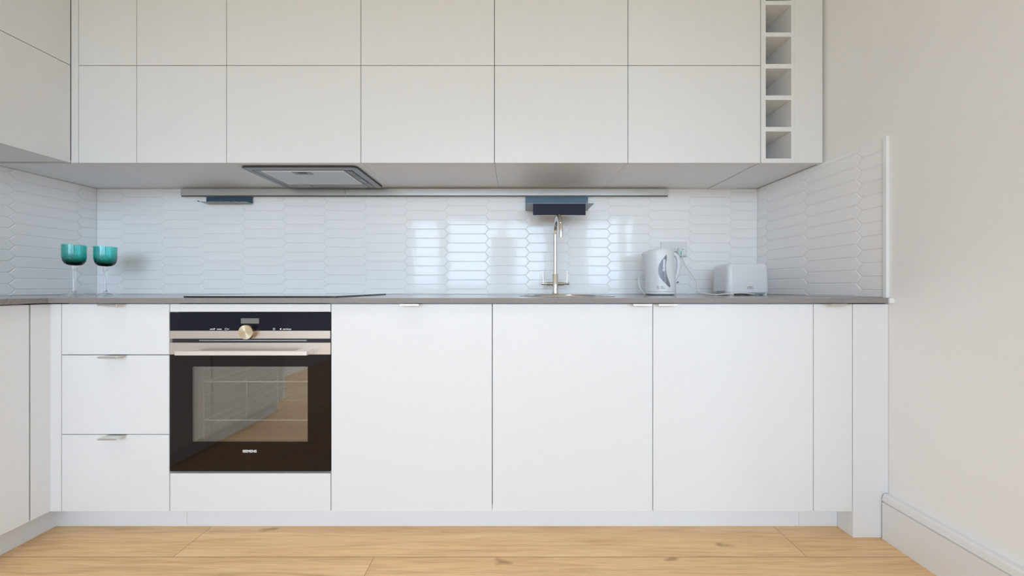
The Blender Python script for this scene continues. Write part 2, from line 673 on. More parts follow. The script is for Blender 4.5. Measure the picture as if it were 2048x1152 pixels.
wall_units = [
    (-1.944, -1.684, 'narrow white two-door wall cabinet, first of the back row, in the left corner'),
    (-1.684, -1.282, 'white two-door wall cabinet immediately left of the one with the extractor hood'),
    (-1.282, -.681, 'white two-door wall cabinet with the extractor hood set in its underside'),
    (-.681, -.083, 'white two-door wall cabinet immediately right of the extractor hood cabinet'),
    (-.083, .5145, 'white two-door wall cabinet directly above the chrome tap'),
    (.5145, 1.108, 'white two-door wall cabinet above the kettle, next to the wine cubbyholes'),
]
for x0, x1, lab in wall_units:
    t = thing('wall_cabinet', lab, 'cabinet', ((x0 + x1) / 2, UY, UZ0), 'white wall cabinets along the back wall')
    hood_unit = 'hood set in' in lab
    if hood_unit:
        e = .0006
        bm = B((x0 + e, x0 + .016, UY + T + .001, YB - .001, UC0, UC1), (x1 - .016, x1 - e, UY + T + .001, YB - .001, UC0, UC1),
               (x0 + .016, x1 - .016, UY + T + .001, YB - .001, UC1 - .016, UC1), (x0 + .016, x1 - .016, YB - .007, YB - .001, UC0 + .016, UC1 - .016),
               (x0 + .016, -1.256, UY + T + .001, YB - .001, UC0, UC0 + .016), (-.732, x1 - .016, UY + T + .001, YB - .001, UC0, UC0 + .016),
               (-1.256, -.732, UY + T + .001, -.330, UC0, UC0 + .016), (-1.256, -.732, -.044, YB - .001, UC0, UC0 + .016))
    else:
        bm = shell(x0 + .0006, x1 - .0006, UY + T + .001, YB - .001, UC0, UC1)
    link('carcass', bm, M['carcass'], t)
    for z0, z1 in ((UZ0, UZS), (UZS, UZ1)):
        door('door', t, x0, x1, z0, z1, UY)

# blind corner box with its narrow filler strip on the left of the back row
t = thing('corner_cabinet', 'thin white filler strip and corner box closing the left corner of the wall cabinets', 'cabinet', (-2.1, UY, UZ0))
link('carcass', shell(WXL + .001, -1.945, UY + T + .001, YB - .001, UC0, UC1), M['carcass'], t)
link('filler_strip', B((-1.9772, -1.944 - G, UY, UY + T, UZ0 + G, UZ1 - G, .0012)), M['cabinet'], t)

# wall cabinet on the left wall, its doors facing right
LY0, LY1 = -.985, UY - .0006
LX = -1.978
t = thing('wall_cabinet', 'white wall cabinet on the left wall, at right angles to the others', 'cabinet', (LX, -.68, UZ0))
bs = [(WXL + .001, LX - T - .001, LY0, LY0 + .016, UC0, UC1), (WXL + .001, LX - T - .001, LY1 - .016, LY1, UC0, UC1),
      (WXL + .001, LX - T - .001, LY0 + .016, LY1 - .016, UC0, UC0 + .016), (WXL + .001, LX - T - .001, LY0 + .016, LY1 - .016, UC1 - .016, UC1),
      (WXL + .001, WXL + .008, LY0 + .016, LY1 - .016, UC0 + .016, UC1 - .016)]
link('carcass', B(*bs), M['carcass'], t)
for z0, z1 in ((UZ0, UZS), (UZS, UZ1)):
    link('door', B((LX - T, LX, LY0 + G, LY1 - .0003, z0 + G, z1 - G, .0008)), M['cabinet'], t)

# wine cubbyholes at the right end, then a filler board up to the wall
t = thing('wine_rack', 'tall white wine rack of square cubbyholes at the right end of the wall cabinets', 'wine rack', (1.185, UY, UZ0))
wx0, wx1 = 1.1095, 1.2600
hx0, hx1 = 1.1305, 1.2445
bs = [(wx0, hx0, UY, YB - .001, UZ0 + G, UZ1), (hx1, wx1, UY, YB - .001, UZ0 + G, UZ1), (hx0, hx1, YB - .008, YB - .001, UZ0 + G, UZ1)]
zz = [CAMZ - (y - CY) / 447.0 for y in (317, 263, 254, 200, 191, 137, 128, 73.5, 65, 10)]
holes = [(zz[i], zz[i + 1]) for i in range(0, 10, 2)]
pit = holes[1][0] - holes[0][0]
while holes[-1][1] + pit < UZ1 - .02:
    holes.append((holes[-1][0] + pit, holes[-1][1] + pit))
prev = UZ0 + G
for a, b in holes:
    bs.append((hx0, hx1, UY, YB - .008, prev, a))
    prev = b
bs.append((hx0, hx1, UY, YB - .008, prev, UZ1))
link('rack_frame', B(*bs), M['cabinet'], t)
o = link('filler_panel', B((1.2606, WXR - .011, UY, UY + T, UZ0 + G, UZ1 - G, .001), (1.2606, 1.2766, UY + T, YB - .001, UC0, UZ1), (1.2766, WXR - .011, UY + T, YB - .001, UC0, UC0 + .016)), M['cabinet'])
tag(o, 'plain white upright filler panel between the wine cubbyholes and the right wall', 'panel')


# ---- base units
def edge_pull(parent, xc, z, w=.070, reach=.030, back=BY):
    """bent edge pull hooked over the top of a front"""
    bm = bmesh.new()
    x0, x1 = xc - w / 2, xc + w / 2
    box(bm, x0, x1, back - reach, back + .012, z - .0002, z + .0014, .0004, 1)
    box(bm, x0, x1, back - reach, back - reach + .0015, z - .0052, z + .0008, .0004, 1)
    return link('edge_pull', bm, M['pull'], parent)


def base_unit(x0, x1, label, pull=None, top=True, door_top=BZ1):
    t = thing('base_cabinet', label, 'cabinet', ((x0 + x1) / 2, BY, 0), 'white base cabinets under the worktop')
    link('carcass', shell(x0 + .0006, x1 - .0006, BY + T + .001, -.02, CB0, CB1, top=top, legs=True), M['carcass'], t)
    d = door('door', t, x0, x1, BZ0, door_top)
    if pull is not None:
        edge_pull(d, pull, door_top - .0012)
    return t


base_unit(-.677, -.077, 'white base cabinet with a pull at mid top, immediately right of the oven', (821 - CX) / 545.)
base_unit(-.077, .520, 'white base cabinet under the sink and tap, pull at its top right', (1282.5 - CX) / 545., top=False)
base_unit(.520, 1.117, 'white base cabinet under the kettle, pull at its top left', (1332.5 - CX) / 545.)
base_unit(1.117, 1.2625, 'narrow white pull-out base cabinet at the far right end under the toaster', (1674 - CX) / 545.)

# drawer unit
dx0, dx1 = -1.679, -1.277
t = thing('drawer_unit', 'white base unit of three stacked drawers left of the oven', 'drawer unit', ((dx0 + dx1) / 2, BY, 0))
link('carcass', shell(dx0 + .0006, dx1 - .0006, BY + T + .001, -.02, CB0, CB1, legs=True), M['carcass'], t)
zcuts = [BZ0, .3840, .6803, BZ1]
for z0, z1 in zip(zcuts, zcuts[1:]):
    d = link('drawer', B((dx0 + G, dx1 - G, BY, BY + T, z0 + G, z1 - G, .0012), (dx0 + .03, dx0 + .042, BY + T, -.12, z0 + .03, z0 + .11), (dx1 - .042, dx1 - .03, BY + T, -.12, z0 + .03, z0 + .11),
                     (dx0 + .042, dx1 - .042, BY + T, -.12, z0 + .03, z0 + .038)), M['cabinet'], t)
    edge_pull(d, -1.472, z1 - .0022)

# oven housing
ox0, ox1 = -1.2765, -.6775
t = thing('oven_housing', 'white housing cabinet framing the built-in oven, with plain panel below', 'cabinet', ((ox0 + ox1) / 2, BY, 0))
OZ0, OZ1 = .2480, .8390
bs = [(ox0 + .0006, ox0 + .016, BY + T + .001, -.02, CB0, CB1), (ox1 - .016, ox1 - .0006, BY + T + .001, -.02, CB0, CB1),
      (ox0 + .016, ox1 - .016, BY + T + .001, -.02, CB0, CB0 + .016), (ox0 + .016, ox1 - .016, BY + T + .001, -.02, .2260, .2420)]
for x in (ox0 + .02, ox1 - .06):
    for y in (BY + .1, -.09):
        bs.append((x, x + .04, y, y + .04, .0005, CB0))
link('carcass', B(*bs), M['carcass'], t)
link('top_strip', B((ox0 + G, ox1 - G, BY, BY + T, .8405, BZ1 - G, .001)), M['cabinet'], t)
link('lower_panel', B((ox0 + G, ox1 - G, BY, BY + T, BZ0 + G, .2395, .0012)), M['cabinet'], t)

# corner post between the two runs of base units
bm = B((-1.721, dx0 - G, BY, BY + T, BZ0 + G, BZ1 - G, .001), (-1.721 - T, -1.721, -.6655, BY + T, BZ0 + G, BZ1 - G, .001),
       (-1.90, -1.685, BY + T, -.45, .1040, .120), (-1.88, -1.84, -.52, -.48, .0005, .1040))
o = link('corner_post', bm, M['cabinet'])
tag(o, 'white L-shaped corner post joining the left and back base units', 'corner post')

# left run of base units, fronts facing right
for ly0, ly1, lab in ((-1.250, -.6685, 'white base cabinet of the left run nearest the corner, its plain door facing right'),
                      (-1.830, -1.2515, 'white base cabinet at the near end of the left run, its plain door facing right')):
    t = thing('base_cabinet', lab, 'cabinet', (-1.721, (ly0 + ly1) / 2, 0))
    bs = [(WXL + .02, -1.741, ly0, ly0 + .016, CB0, CB1), (WXL + .02, -1.741, ly1 - .016, ly1, CB0, CB1), (WXL + .02, -1.741, ly0 + .016, ly1 - .016, CB0, CB0 + .016),
          (WXL + .02, -1.741, ly0 + .016, ly1 - .016, CB1 - .016, CB1)]
    for x in (WXL + .08, -1.86):
        for y in (ly0 + .03, ly1 - .07):
            bs.append((x, x + .04, y, y + .04, .0005, CB0))
    link('carcass', B(*bs), M['carcass'], t)
    link('door', B((-1.721 - T, -1.721, ly0 + G, ly1 - .0005, BZ0 + G, BZ1 - G, .0012)), M['cabinet'], t)

# right end panel down to the floor
bm = B((1.2640, WXR - .001, BY, BY + T, .0005, BZ1 - G, .001), (1.2640, 1.2800, BY + T, -.05, .0005, BZ1 - G, .0006))
o = link('end_panel', bm, M['cabinet'])
tag(o, 'white end panel reaching down to the floor between the base units and right wall', 'panel')

# plinth boards
KY = -.562
plinths = [((-1.781, (374 - CX) / 513. - .0006, KY, KY + .016), 'short white plinth board under the drawers in the left corner'),
           (((374 - CX) / 513. + .0006, (1598 - CX) / 513. - .0006, KY, KY + .016), 'longest white plinth board running under oven and base cabinets'),
           (((1598 - CX) / 513. + .0006, 1.2630, KY, KY + .016), 'shortest white plinth board at the right end of the row'),
           ((-1.797, -1.781, -1.83, KY + .016), 'white plinth board under the left run, facing right')]
for (x0, x1, y0, y1), lab in plinths:
    o = link('plinth', B((x0, x1, y0, y1, .0005, .1035 if x1 - x0 > .02 else .1035)), M['plinth'])
    tag(o, lab, 'plinth', 'plinth boards along the floor')

# ---- worktop with a round hole for the sink
WT0, WT1 = .8737, .8925
WF = -.633
SX, SY, SR = .243, -.345, .205


def worktop():
    bm = bmesh.new()
    x0, x1 = WXL + .0005, WXR - .0005
    lx = -1.708
    yb = YB - .0005
    yl = -1.84
    sq = (SX - .235, SX + .235, SY - .235, SY + .235)
    rects = [(x0, sq[0], WF, yb), (sq[1], x1, WF, yb), (sq[0], sq[1], sq[3], yb), (sq[0], sq[1], WF, sq[2]), (x0, lx, yl, WF)]
    for z, flip in ((WT1, False), (WT0, True)):
        for a, b, c, d in rects:
            vs = [bm.verts.new(p) for p in ((a, c, z), (b, c, z), (b, d, z), (a, d, z))]
            bm.faces.new(vs[::-1] if flip else vs)
        n = 64
        inner = [bm.verts.new((SX + SR * math.cos(2 * PI * k / n), SY + SR * math.sin(2 * PI * k / n), z)) for k in range(n)]
        outer = []
        for k in range(n):
            a = 2 * PI * k / n
            s = .235 / max(abs(math.cos(a)), abs(math.sin(a)))
            outer.append(bm.verts.new((SX + s * math.cos(a), SY + s * math.sin(a), z)))
        for k in range(n):
            f = (inner[k], outer[k], outer[(k + 1) % n], inner[(k + 1) % n])
            bm.faces.new(f[::-1] if flip else f)
        if flip:
            low = inner
        else:
            top = inner
    for k in range(64):
        bm.faces.new((top[k], top[(k + 1) % 64], low[(k + 1) % 64], low[k]))
    c = .0008
    loop = [(x0, yb), (x1, yb), (x1, WF), (lx, WF), (lx, yl), (x0, yl)]
    for (ax, ay), (bx, by) in zip(loop, loop[1:] + loop[:1]):
        vs = [bm.verts.new(p) for p in ((ax, ay, WT1), (bx, by, WT1), (bx, by, WT0), (ax, ay, WT0))]
        bm.faces.new(vs)
    bmesh.ops.remove_doubles(bm, verts=bm.verts[:], dist=1e-6)
    return bm


t = thing('worktop', 'L-shaped grey-brown stone worktop carrying hob, sink, kettle and toaster', 'worktop', (0, WF, WT0))
link('slab', worktop(), M['quartz'], t)
link('end_cap', B((1.3783, WXR - .0006, -.6395, -.6110, WT0 - .001, WT1 + .0008, .004)), M['cap'], t)['label'] = 'white filler at the right end of the slab'

# ---- sink and tap
t = thing('sink', 'round inset stainless steel sink bowl below the chrome tap', 'sink', (SX, SY, WT1))
bm = bmesh.new()
lathe(bm, SX, SY, [(.2035, WT1 + .0003), (.217, WT1 + .0003), (.2172, WT1 + .0014), (.212, WT1 + .0026), (.203, WT1 + .0022), (.1985, WT1 - .004), (.196, WT1 - .02), (.192, WT1 - .13), (.176, WT1 - .158),
                   (.05, WT1 - .165), (.045, WT1 - .17), (.0, WT1 - .17), (.0, WT1 - .1715), (.052, WT1 - .1715), (.178, WT1 - .160), (.1935, WT1 - .131), (.1975, WT1 - .02), (.2035, WT1 + .0003)], 72)
link('bowl', bm, M['sink'], t, True)

TXc, TYc = .2265, -.100
t = thing('kitchen_tap', 'tall chrome swan-neck tap with two lever handles behind the sink', 'tap', (TXc, TYc, WT1))
z0 = WT1
bm = bmesh.new()
lathe(bm, TXc, TYc, [(0, z0 + .0003), (.0245, z0 + .0003), (.0250, z0 + .002), (.0225, z0 + .006), (.0172, z0 + .0075), (.0166, z0 + .011), (.0166, z0 + .109), (.0160, z0 + .1105), (.0112, z0 + .1112), (0, z0 + .1112)], 40)
link('body', bm, M['chrome'], t, True)
bm = bmesh.new()
R = .088
zc = CAMZ + .276
pts = [(TXc, TYc, z0 + .108), (TXc, TYc, z0 + .2), (TXc, TYc, zc - .03), (TXc, TYc, zc)]
for k in range(1, 25):
    a = PI * k / 24
    f = R * (1 - math.cos(a))
    pts.append((TXc + f * .02, TYc - f, zc + R * math.sin(a)))
e = Vector(pts[-1])
pts.append((e.x, e.y, e.z - .035))
tube(bm, pts, .0098, 20)
link('spout', bm, M['chrome'], t, True)
hz = CAMZ - (567.5 - CY) / 373.
bm = bmesh.new()
tube(bm, [(TXc - .0745, TYc, hz), (TXc + .0745, TYc, hz)], .0062, 20)
tube(bm, [(TXc - .046, TYc, hz), (TXc + .046, TYc, hz)], .0098, 20)
link('cross_bar', bm, M['chrome'], t, True)
for s in (-1, 1):
    bm = bmesh.new()
    x = TXc + s * .0635
    tube(bm, [(x, TYc, hz), (x + s * .0005, TYc + .001, hz + .03), (x + s * .001, TYc + .002, CAMZ - (542 - CY) / 373.)], [.0036, .0033, .0028], 14)
    link('lever', bm, M['chrome'], t, True)
bm = B((TXc - .0035, TXc + .003, TYc - .0172, TYc - .0160, z0 + .022, z0 + .024), (TXc - .0035, TXc - .0020, TYc - .0172, TYc - .0160, z0 + .024, z0 + .030), (TXc + .0015, TXc + .003, TYc - .0172, TYc - .016, z0 + .026, z0 + .034))
link('badge', bm, M['print_grey'], t)

# ---- hob
bm = bmesh.new()
prism(bm, rounded_rect(-1.274, -.684, -.575, -.088, .006, 4), 'z', WT1 + .0002, WT1 + .0052)
o = link('hob', bm, M['hob'])
tag(o, 'thin flat black glass hob on the worktop above the oven', 'hob')

# ---- hood
HZ = UC0 - .0016
t = thing('extractor_hood', 'grey metal extractor hood built into the underside of a wall cabinet', 'extractor hood', (-.995, -.19, HZ))
hx0_, hx1_, hy0_, hy1_ = -1.262, -.722, -.338, -.036


def ring_rect(bm, x0, x1, y0, y1, w, z0, z1):
    box(bm, x0, x1, y0, y0 + w, z0, z1); box(bm, x0, x1, y1 - w, y1, z0, z1)
    box(bm, x0, x0 + w, y0 + w, y1 - w, z0, z1); box(bm, x1 - w, x1, y0 + w, y1 - w, z0, z1)


bm = bmesh.new()
prism(bm, rounded_rect(hx0_, hx1_, hy0_, hy1_, .022, 6), 'z', HZ - .0065, HZ)
link('rim', bm, M['hood_dark'], t)
bm = bmesh.new()
prism(bm, rounded_rect(hx0_ + .0025, hx1_ - .0025, hy0_ + .0025, hy1_ - .0025, .020, 6), 'z', HZ - .0085, HZ - .0064)
link('base_plate', bm, M['hood'], t)
link('motor_box', B((-1.25, -.735, -.325, -.05, HZ, HZ + .19)), M['hood'], t)
zf = HZ - .0085
fx0, fx1, fy0, fy1 = -1.186, -.806, -.300, -.128
bm = B((fx0, fx1, fy0, fy1, zf - .003, zf))
f = link('filter', bm, M['hood_filter'], t)
bm = bmesh.new()
ring_rect(bm, fx0 - .004, fx1 + .008, fy0 - .003, fy1 + .010, .006, zf - .0045, zf - .0002)
link('filter_frame', bm, M['hood_bar'], f)
link('latch', B((-1.052, -.966, fy0 + .006, fy0 + .040, zf - .0055, zf - .003, .0008)), M['hood'], f)
link('latch_grip', B((-1.028, -.984, fy0 + .008, fy0 + .024, zf - .0062, zf - .0054)), M['dark'], f)
bm = bmesh.new()
ring_rect(bm, -1.232, -.760, -.304, -.052, .0016, zf - .0009, zf)
link('groove', bm, M['hood_dark'], t)
c = link('control_strip', B((-.792, -.764, -.298, -.128, zf - .0012, zf)), M['hood'], t)
bm = bmesh.new()
ring_rect(bm, -.794, -.763, -.300, -.126, .0016, zf - .0018, zf - .0002)
link('strip_outline', bm, M['hood_dark'], c)
for k in range(4):
    y = -.278 + k * .024
    link('button', B((-.786, -.771, y, y + .017, zf - .0030, zf - .0012, .0008)), M['hood_lamp'], c)
for x0, x1 in ((-1.20, -1.09), (-.90, -.79)):
    link('lamp_lens', B((x0, x1, -.112, -.060, zf - .0022, zf, .0008)), M['hood_lamp'], t)

# ---- hanging rail under the wall cabinets
RZ0, RZ1 = 1.4415, 1.4855
RD = .022
t = thing('wall_rail', 'long satin aluminium rail fixed to the tiles just under the wall cabinets', 'rail', (-.5, -.01, RZ0))
for x0, x1 in ((-1.866, -.9436), (-.9424, .872)):
    s = link('rail_section', B((x0, x1, -RD, -.0012, RZ0 + .006, RZ1, .0006), (x0 + .0005, x1 - .0005, -RD + .004, -.0012, RZ0, RZ0 + .006)), M['rail'], t)
    link('groove', B((x0 + .001, x1 - .001, -RD + .0032, -RD + .0042, RZ0 + .0006, RZ0 + .0061)), M['rail_dark'], s)

# ---- small knife rack hung from the rail, left
t = thing('hanging_rack', 'small dark blue slotted rack with painted-in shade hung from the rail, left of the extractor hood', 'hanging rack', (-1.60, -.02, 1.405))
kx0, kx1 = -1.733, -1.474
zk = CAMZ + .4735
link('back_plate', B((kx0, kx1, -.0105, -.0085, zk, RZ0 - .0004, .0004), (kx0, kx1, -.0085, -.0030, RZ0 - .004, RZ0 - .0004)), M['shaded_blue_steel'], t)
bm = bmesh.new()
n_t = 6
box(bm, kx0, kx1, -.027, -.0105, zk, zk + .0016)
tw = (kx1 - kx0) / n_t
for k in range(n_t):
    a = kx0 + k * tw
    box(bm, a + (.004 if k else 0), a + tw - (.004 if k < n_t - 1 else 0), -.050, -.027, zk, zk + .0016)
link('slotted_ledge', bm, M['grey_steel'], t)
bm = bmesh.new()
for d in (0, .005):
    tube(bm, [(kx0 + .002, -.048, zk + .001), (kx0 - .012, -.050, zk + .003 + d)], .0011, 8)
link('prong', bm, M['shaded_navy_steel'], t)

# ---- shelf hung from the rail above the tap
t = thing('hanging_shelf', 'blue grey metal shelf with shade-darkened navy drop front hung from the rail above the tap', 'hanging shelf', (.25, -.05, 1.365))
sx0, sx1 = .071, .4235
zs_ = CAMZ + .4347
link('back_plate', B((sx0, sx1, -.0115, -.0095, zs_, RZ0 - .0004, .0004), (sx0, sx1, -.0095, -.003, RZ0 - .004, RZ0 - .0004)), M['blue_steel'], t)
bm = bmesh.new()
prism(bm, [(sx0 - .004, -.150), (sx0 - .001, -.0116), (sx1 - .006, -.0116), (sx1 - .003, -.160), (sx0, -.160)], 'z', zs_, zs_ + .0018)
link('base_plate', bm, M['grey_steel'], t)
bm = B((.1035, .3755, -.1600, -.1580, CAMZ + .3745, zs_ - .0001, .0004))
link('drop_front', bm, M['shaded_navy_steel'], t)
link('drop_lip', B((.1005, .3755, -.1578, -.1480, CAMZ + .3735, CAMZ + .3760)), M['print'], t)

# ---- oven
OY = BY - .002


def oz(py):
    return CAMZ - (py - CY) / 538.


def oxp(px):
    return (px - CX) / 538.


t = thing('oven', 'built-in oven with black glass door and steel bar handle', 'oven', (-.975, OY, OZ0))
oL, oR = oxp(341), oxp(662)
cavx0, cavx1, cavz0, cavz1 = -1.215, -.735, .33, .672
bs = [(oL + .016, cavx0, BY + .021, -.07, OZ0, OZ1 - .012), (cavx1, oR - .016, BY + .021, -.07, OZ0, OZ1 - .012), (cavx0, cavx1, BY + .021, -.07, OZ0, cavz0),
      (cavx0, cavx1, BY + .021, -.07, cavz1, OZ1 - .012), (cavx0, cavx1, -.13, -.07, cavz0, cavz1)]
link('cavity', B(*bs), M['enamel'], t)
p = link('control_panel', B((oL, oR, OY, OY + .02, oz(661), oz(625), .0006)), M['panel_glass'], t)
link('display', B((oxp(483), oxp(519), OY - .0006, OY, oz(647), oz(636.5))), M['display'], p)
lettering('touch_label', 'on/off', .0080, (oxp(426.3), OY - .0006, oz(658)), M['print'], p, .0001)
lettering('touch_label', 'menu', .0080, (oxp(440), OY - .0006, oz(658)), M['print'], p, .0001)
lettering('touch_label', 'start/stop', .0080, (oxp(575), OY - .0006, oz(658)), M['print'], p, .0001)
bm = bmesh.new()
xi, zi = oxp(453), oz(658)
box(bm, xi - .003, xi + .003, OY - .0005, OY, zi - .0035, zi - .0027); box(bm, xi - .003, xi + .003, OY - .0005, OY, zi + .0027, zi + .0035)
box(bm, xi - .0035, xi - .0027, OY - .0005, OY, zi - .003, zi + .003); box(bm, xi + .0027, xi + .0035, OY - .0005, OY, zi - .003, zi + .003)
box(bm, xi + .006, xi + .0115, OY - .0005, OY, zi - .001, zi + .001)
link('touch_symbol', bm, M['print'], p)
bm = bmesh.new()
xi = oxp(549)
for k in range(16):
    a0, a1 = 2 * PI * k / 16, 2 * PI * (k + 1) / 16
    q = [(xi + r * math.cos(a), zi + r * math.sin(a)) for r, a in ((.0042, a0), (.0042, a1), (.0033, a1), (.0033, a0))]
    prism(bm, q, 'y', OY - .0005, OY)
box(bm, xi - .0004, xi + .0004, OY - .0005, OY, zi, zi + .0026); box(bm, xi, xi + .002, OY - .0005, OY, zi - .0004, zi + .0004)
link('touch_symbol', bm, M['print'], p)
bm = bmesh.new()
xi = oxp(562)
prism(bm, [(xi - .004, zi), (xi, zi + .0022), (xi, zi - .0022)], 'y', OY - .0005, OY)
box(bm, xi + .0004, xi + .0030, OY - .0005, OY, zi - .0032, zi + .0032)
link('touch_symbol', bm, M['print'], p)
s = link('steel_band', B((oL, oR - .002, OY - .0008, OY + .02, oz(677), oz(661.3), .0005)), M['steel'], t)
link('gap', B((oL + .005, oR, OY + .004, OY + .02, oz(685), oz(677.2))), M['dark'], t)
link('vent_bar', B((oxp(398), oxp(613), OY + .0025, OY + .0042, oz(682), oz(680))), M['gap_light'], t)
# knob, turned about the y axis
kc = Vector(((500 - CX) / 538., 0, oz(663)))
bm = bmesh.new()
kr = .0262
prism(bm, [(kc.x + kr * math.cos(2 * PI * k / 56), kc.z + kr * math.sin(2 * PI * k / 56)) for k in range(56)], 'y', OY - .0160, OY - .0009)
k_ = link('knob', bm, M['knob_side'], t, True)
bm = bmesh.new()
prism(bm, [(kc.x + (kr - .0004) * math.cos(2 * PI * k / 56), kc.z + (kr - .0004) * math.sin(2 * PI * k / 56)) for k in range(56)], 'y', OY - .0185, OY - .0159)
link('knob_face', bm, M['knob'], k_, True)
# door
d = link('oven_door', B((oL, oxp(386), OY, OY + .02, oz(942), oz(709)), (oxp(616), oR - .001, OY, OY + .02, oz(942), oz(709)),
                        (oxp(386), oxp(616), OY, OY + .02, oz(733), oz(709)), (oxp(386), oxp(616), OY, OY + .02, oz(942), oz(883))), M['black_glass'], t)
link('door_rail', B((oL, oR - .001, OY - .0008, OY + .02, oz(708.8), oz(685.2), .0005)), M['steel'], d)
link('window_glass', B((oxp(386), oxp(616), OY + .0004, OY + .004, oz(883), oz(733))), M['oven_pane'], d)
lettering('brand_lettering', 'SIEMENS',   .0132, (oxp(500.5), OY - .0005, oz(902)), M['print'], d, .00028, 1.06)
hD = BACK_D - .035 + OY


def at(px, py, D):
    return P(px, py, D)


HDp = BACK_D + OY - .040
a_, b_ = at(349, 711, HDp), at(613, 702.5, HDp)
bm = bmesh.new()
box(bm, a_.x, b_.x, OY - .040, OY - .030, a_.z, b_.z, .0006)
box(bm, a_.x + .02, a_.x + .05, OY - .030, OY - .0009, a_.z + .001, b_.z - .0005)
box(bm, b_.x - .05, b_.x - .0005, OY - .030, OY - .0009, a_.z + .001, b_.z - .0005)
link('bar_handle', bm, M['handle_steel'], d)
# racks inside
for zr in (.566, .417):
    bm = bmesh.new()
    xa, xb, ya, yb_ = cavx0 + .012, cavx1 - .012, BY + .050, -.16
    tube(bm, [(xa, ya, zr), (xb, ya, zr)], .0024, 8)
    tube(bm, [(xa, yb_, zr), (xb, yb_, zr)], .0016, 8)
    tube(bm, [(xa, ya, zr), (xa, yb_, zr)], .0016, 8)
    tube(bm, [(xb, ya, zr), (xb, yb_, zr)], .0016, 8)
    for k in range(1, 15):
        x = xa + (xb - xa) * k / 15
        tube(bm, [(x, ya, zr + .0016), (x, yb_, zr + .0016)], .0006, 6)
    link('wire_rack', bm, M['wire'], t, True)
for x in (cavx0 + .006, cavx1 - .006):
    bm = bmesh.new()
    for y in (BY + .06, -.36, -.17):
        tube(bm, [(x, y, cavz0 + .005), (x, y, cavz1 - .005)], .0018, 8)
    for z in (.38, .411, .455, .51, .560, .61):
        tube(bm, [(x, BY + .06, z), (x, -.17, z)], .0014, 8)
    link('rack_guide', bm, M['wire'], t, True)

# ---- goblets


def goblet(cx, cy, s, label):
    t = thing('wine_goblet', label, 'goblet', (cx, cy, WT1), 'teal stemmed goblets on the worktop')
    z = WT1 + .0004
    H = CAMZ + .2085 - z
    r = .0385 * s
    zb = z + .1475
    bm = bmesh.new()
    outer = [(0, zb - .002), (.012, zb - .0015), (.022, zb + .001), (r * .78, zb + .008), (r * .92, zb + .019), (r * .985, zb + .036), (r, zb + .060), (r * 1.0, z + H)]
    inner = [(r - .0016, z + H), (r - .0018, zb + .060), (r * .985 - .0026, zb + .038), (r * .90 - .004, zb + .024), (r * .72 - .003, zb + .0145), (.018, zb + .0105), (0, zb + .0095)]
    lathe(bm, cx, cy, outer + inner, 56)
    link('bowl', bm, M['teal'], t, True)
    bm = bmesh.new()
    lathe(bm, cx, cy, [(0, zb - .0026), (.0085, zb - .0026), (.0090, zb - .010), (.0080, zb - .016), (.0096, zb - .019), (.0096, zb - .0215), (.0066, zb - .025), (.0056, zb - .05), (.0054, z + .03), (.0066, z + .0145), (.0060, z + .0138), (0, z + .0138)], 32)
    link('stem', bm, M['clear'], t, True)
    bm = bmesh.new()
    lathe(bm, cx, cy, [(0, z + .0132), (.0064, z + .0132), (.014, z + .0085), (.030 * s, z + .003), (.0345 * s, z + .0014), (.0345 * s, z), (0, z)], 48)
    link('foot', bm, M['clear'], t, True)
    return t


D1, D2 = 1.545, 1.615
goblet((148.7 - CX) * D1 / FPX, D1 - BACK_D, .98, 'teal glass goblet nearer the left wall, leftmost of the pair')
goblet((210.8 - CX) * D2 / FPX, D2 - BACK_D, 1.0, 'teal glass goblet standing right of its twin, nearer the hob')

# ---- kettle
KX, KYc = .7585, -.165
KD = BACK_D + KYc
zb = WT1 + .0005
t = thing('kettle', 'white plastic jug kettle with grey leaf-shaped water window', 'kettle', (KX, KYc, WT1))
bm = bmesh.new()
lathe(bm, KX, KYc, [(0, zb), (.060, zb), (.064, zb + .002), (.0735, zb + .0055), (.0755, zb + .010), (.0748, zb + .0165), (.070, zb + .0175), (0, zb + .0175)], 56)
pb = link('power_base', bm, M['plastic'], t, True)
bm = bmesh.new()
cl = [(KX - .060, KYc + .02, zb + .008), (KX - .075, KYc + .02, zb + .006), P(1291, 589, KD + .02), P(1284, 583, KD + .02), P(1279, 573, KD + .02), P(1277, 560, KD + .025), P(1278.5, 553.5, KD + .045), P(1284, 551.5, KD + .075), P(1292, 553, KD + .09),
      P(1296, 575, KD + .10), P(1297, 586, KD + .10), P(1302, 588, KD + .10)]
cl[-2].z = WT1 + .012; cl[-1].z = WT1 + .0035
tube(bm, smooth_path(cl, 8), .0026, 10)
link('power_cord', bm, M['cord'], pb, True)

zk0, zk1 = zb + .0185, CAMZ - (497 - CY) / (FPX / KD)
HK = zk1 - zk0
# silhouette: height share -> left and right edge in photo pixels
sil = [(0, 1290.0, 1350.5), (.05, 1289.9, 1350.8), (.3, 1289.0, 1350.2), (.55, 1288.0, 1349.0), (.72, 1286.9, 1348), (.82, 1285.6, 1347.2), (.89, 1284.2, 1346.4), (.93, 1283.2, 1345.6)]
NK = 56


def sil_at(tt):
    for (a, l0, r0), (b, l1, r1) in zip(sil, sil[1:]):
        if tt <= b:
            f = (tt - a) / (b - a)
            return l0 + (l1 - l0) * f, r0 + (r1 - r0) * f
    return sil[-1][1], sil[-1][2]


def kring(tt):
    l, r = sil_at(tt)
    sc = KD / FPX
    st = 1.075                     # the wide lens stretches round things off axis
    x0, x1 = (l - CX) * sc, (r - CX) * sc
    c0 = (x0 + x1) / 2
    a = (x1 - x0) / 2 / st
    b = (1350 - 1290.5) * sc / 2 / st * (1 - .06 * tt)
    return c0, a, b


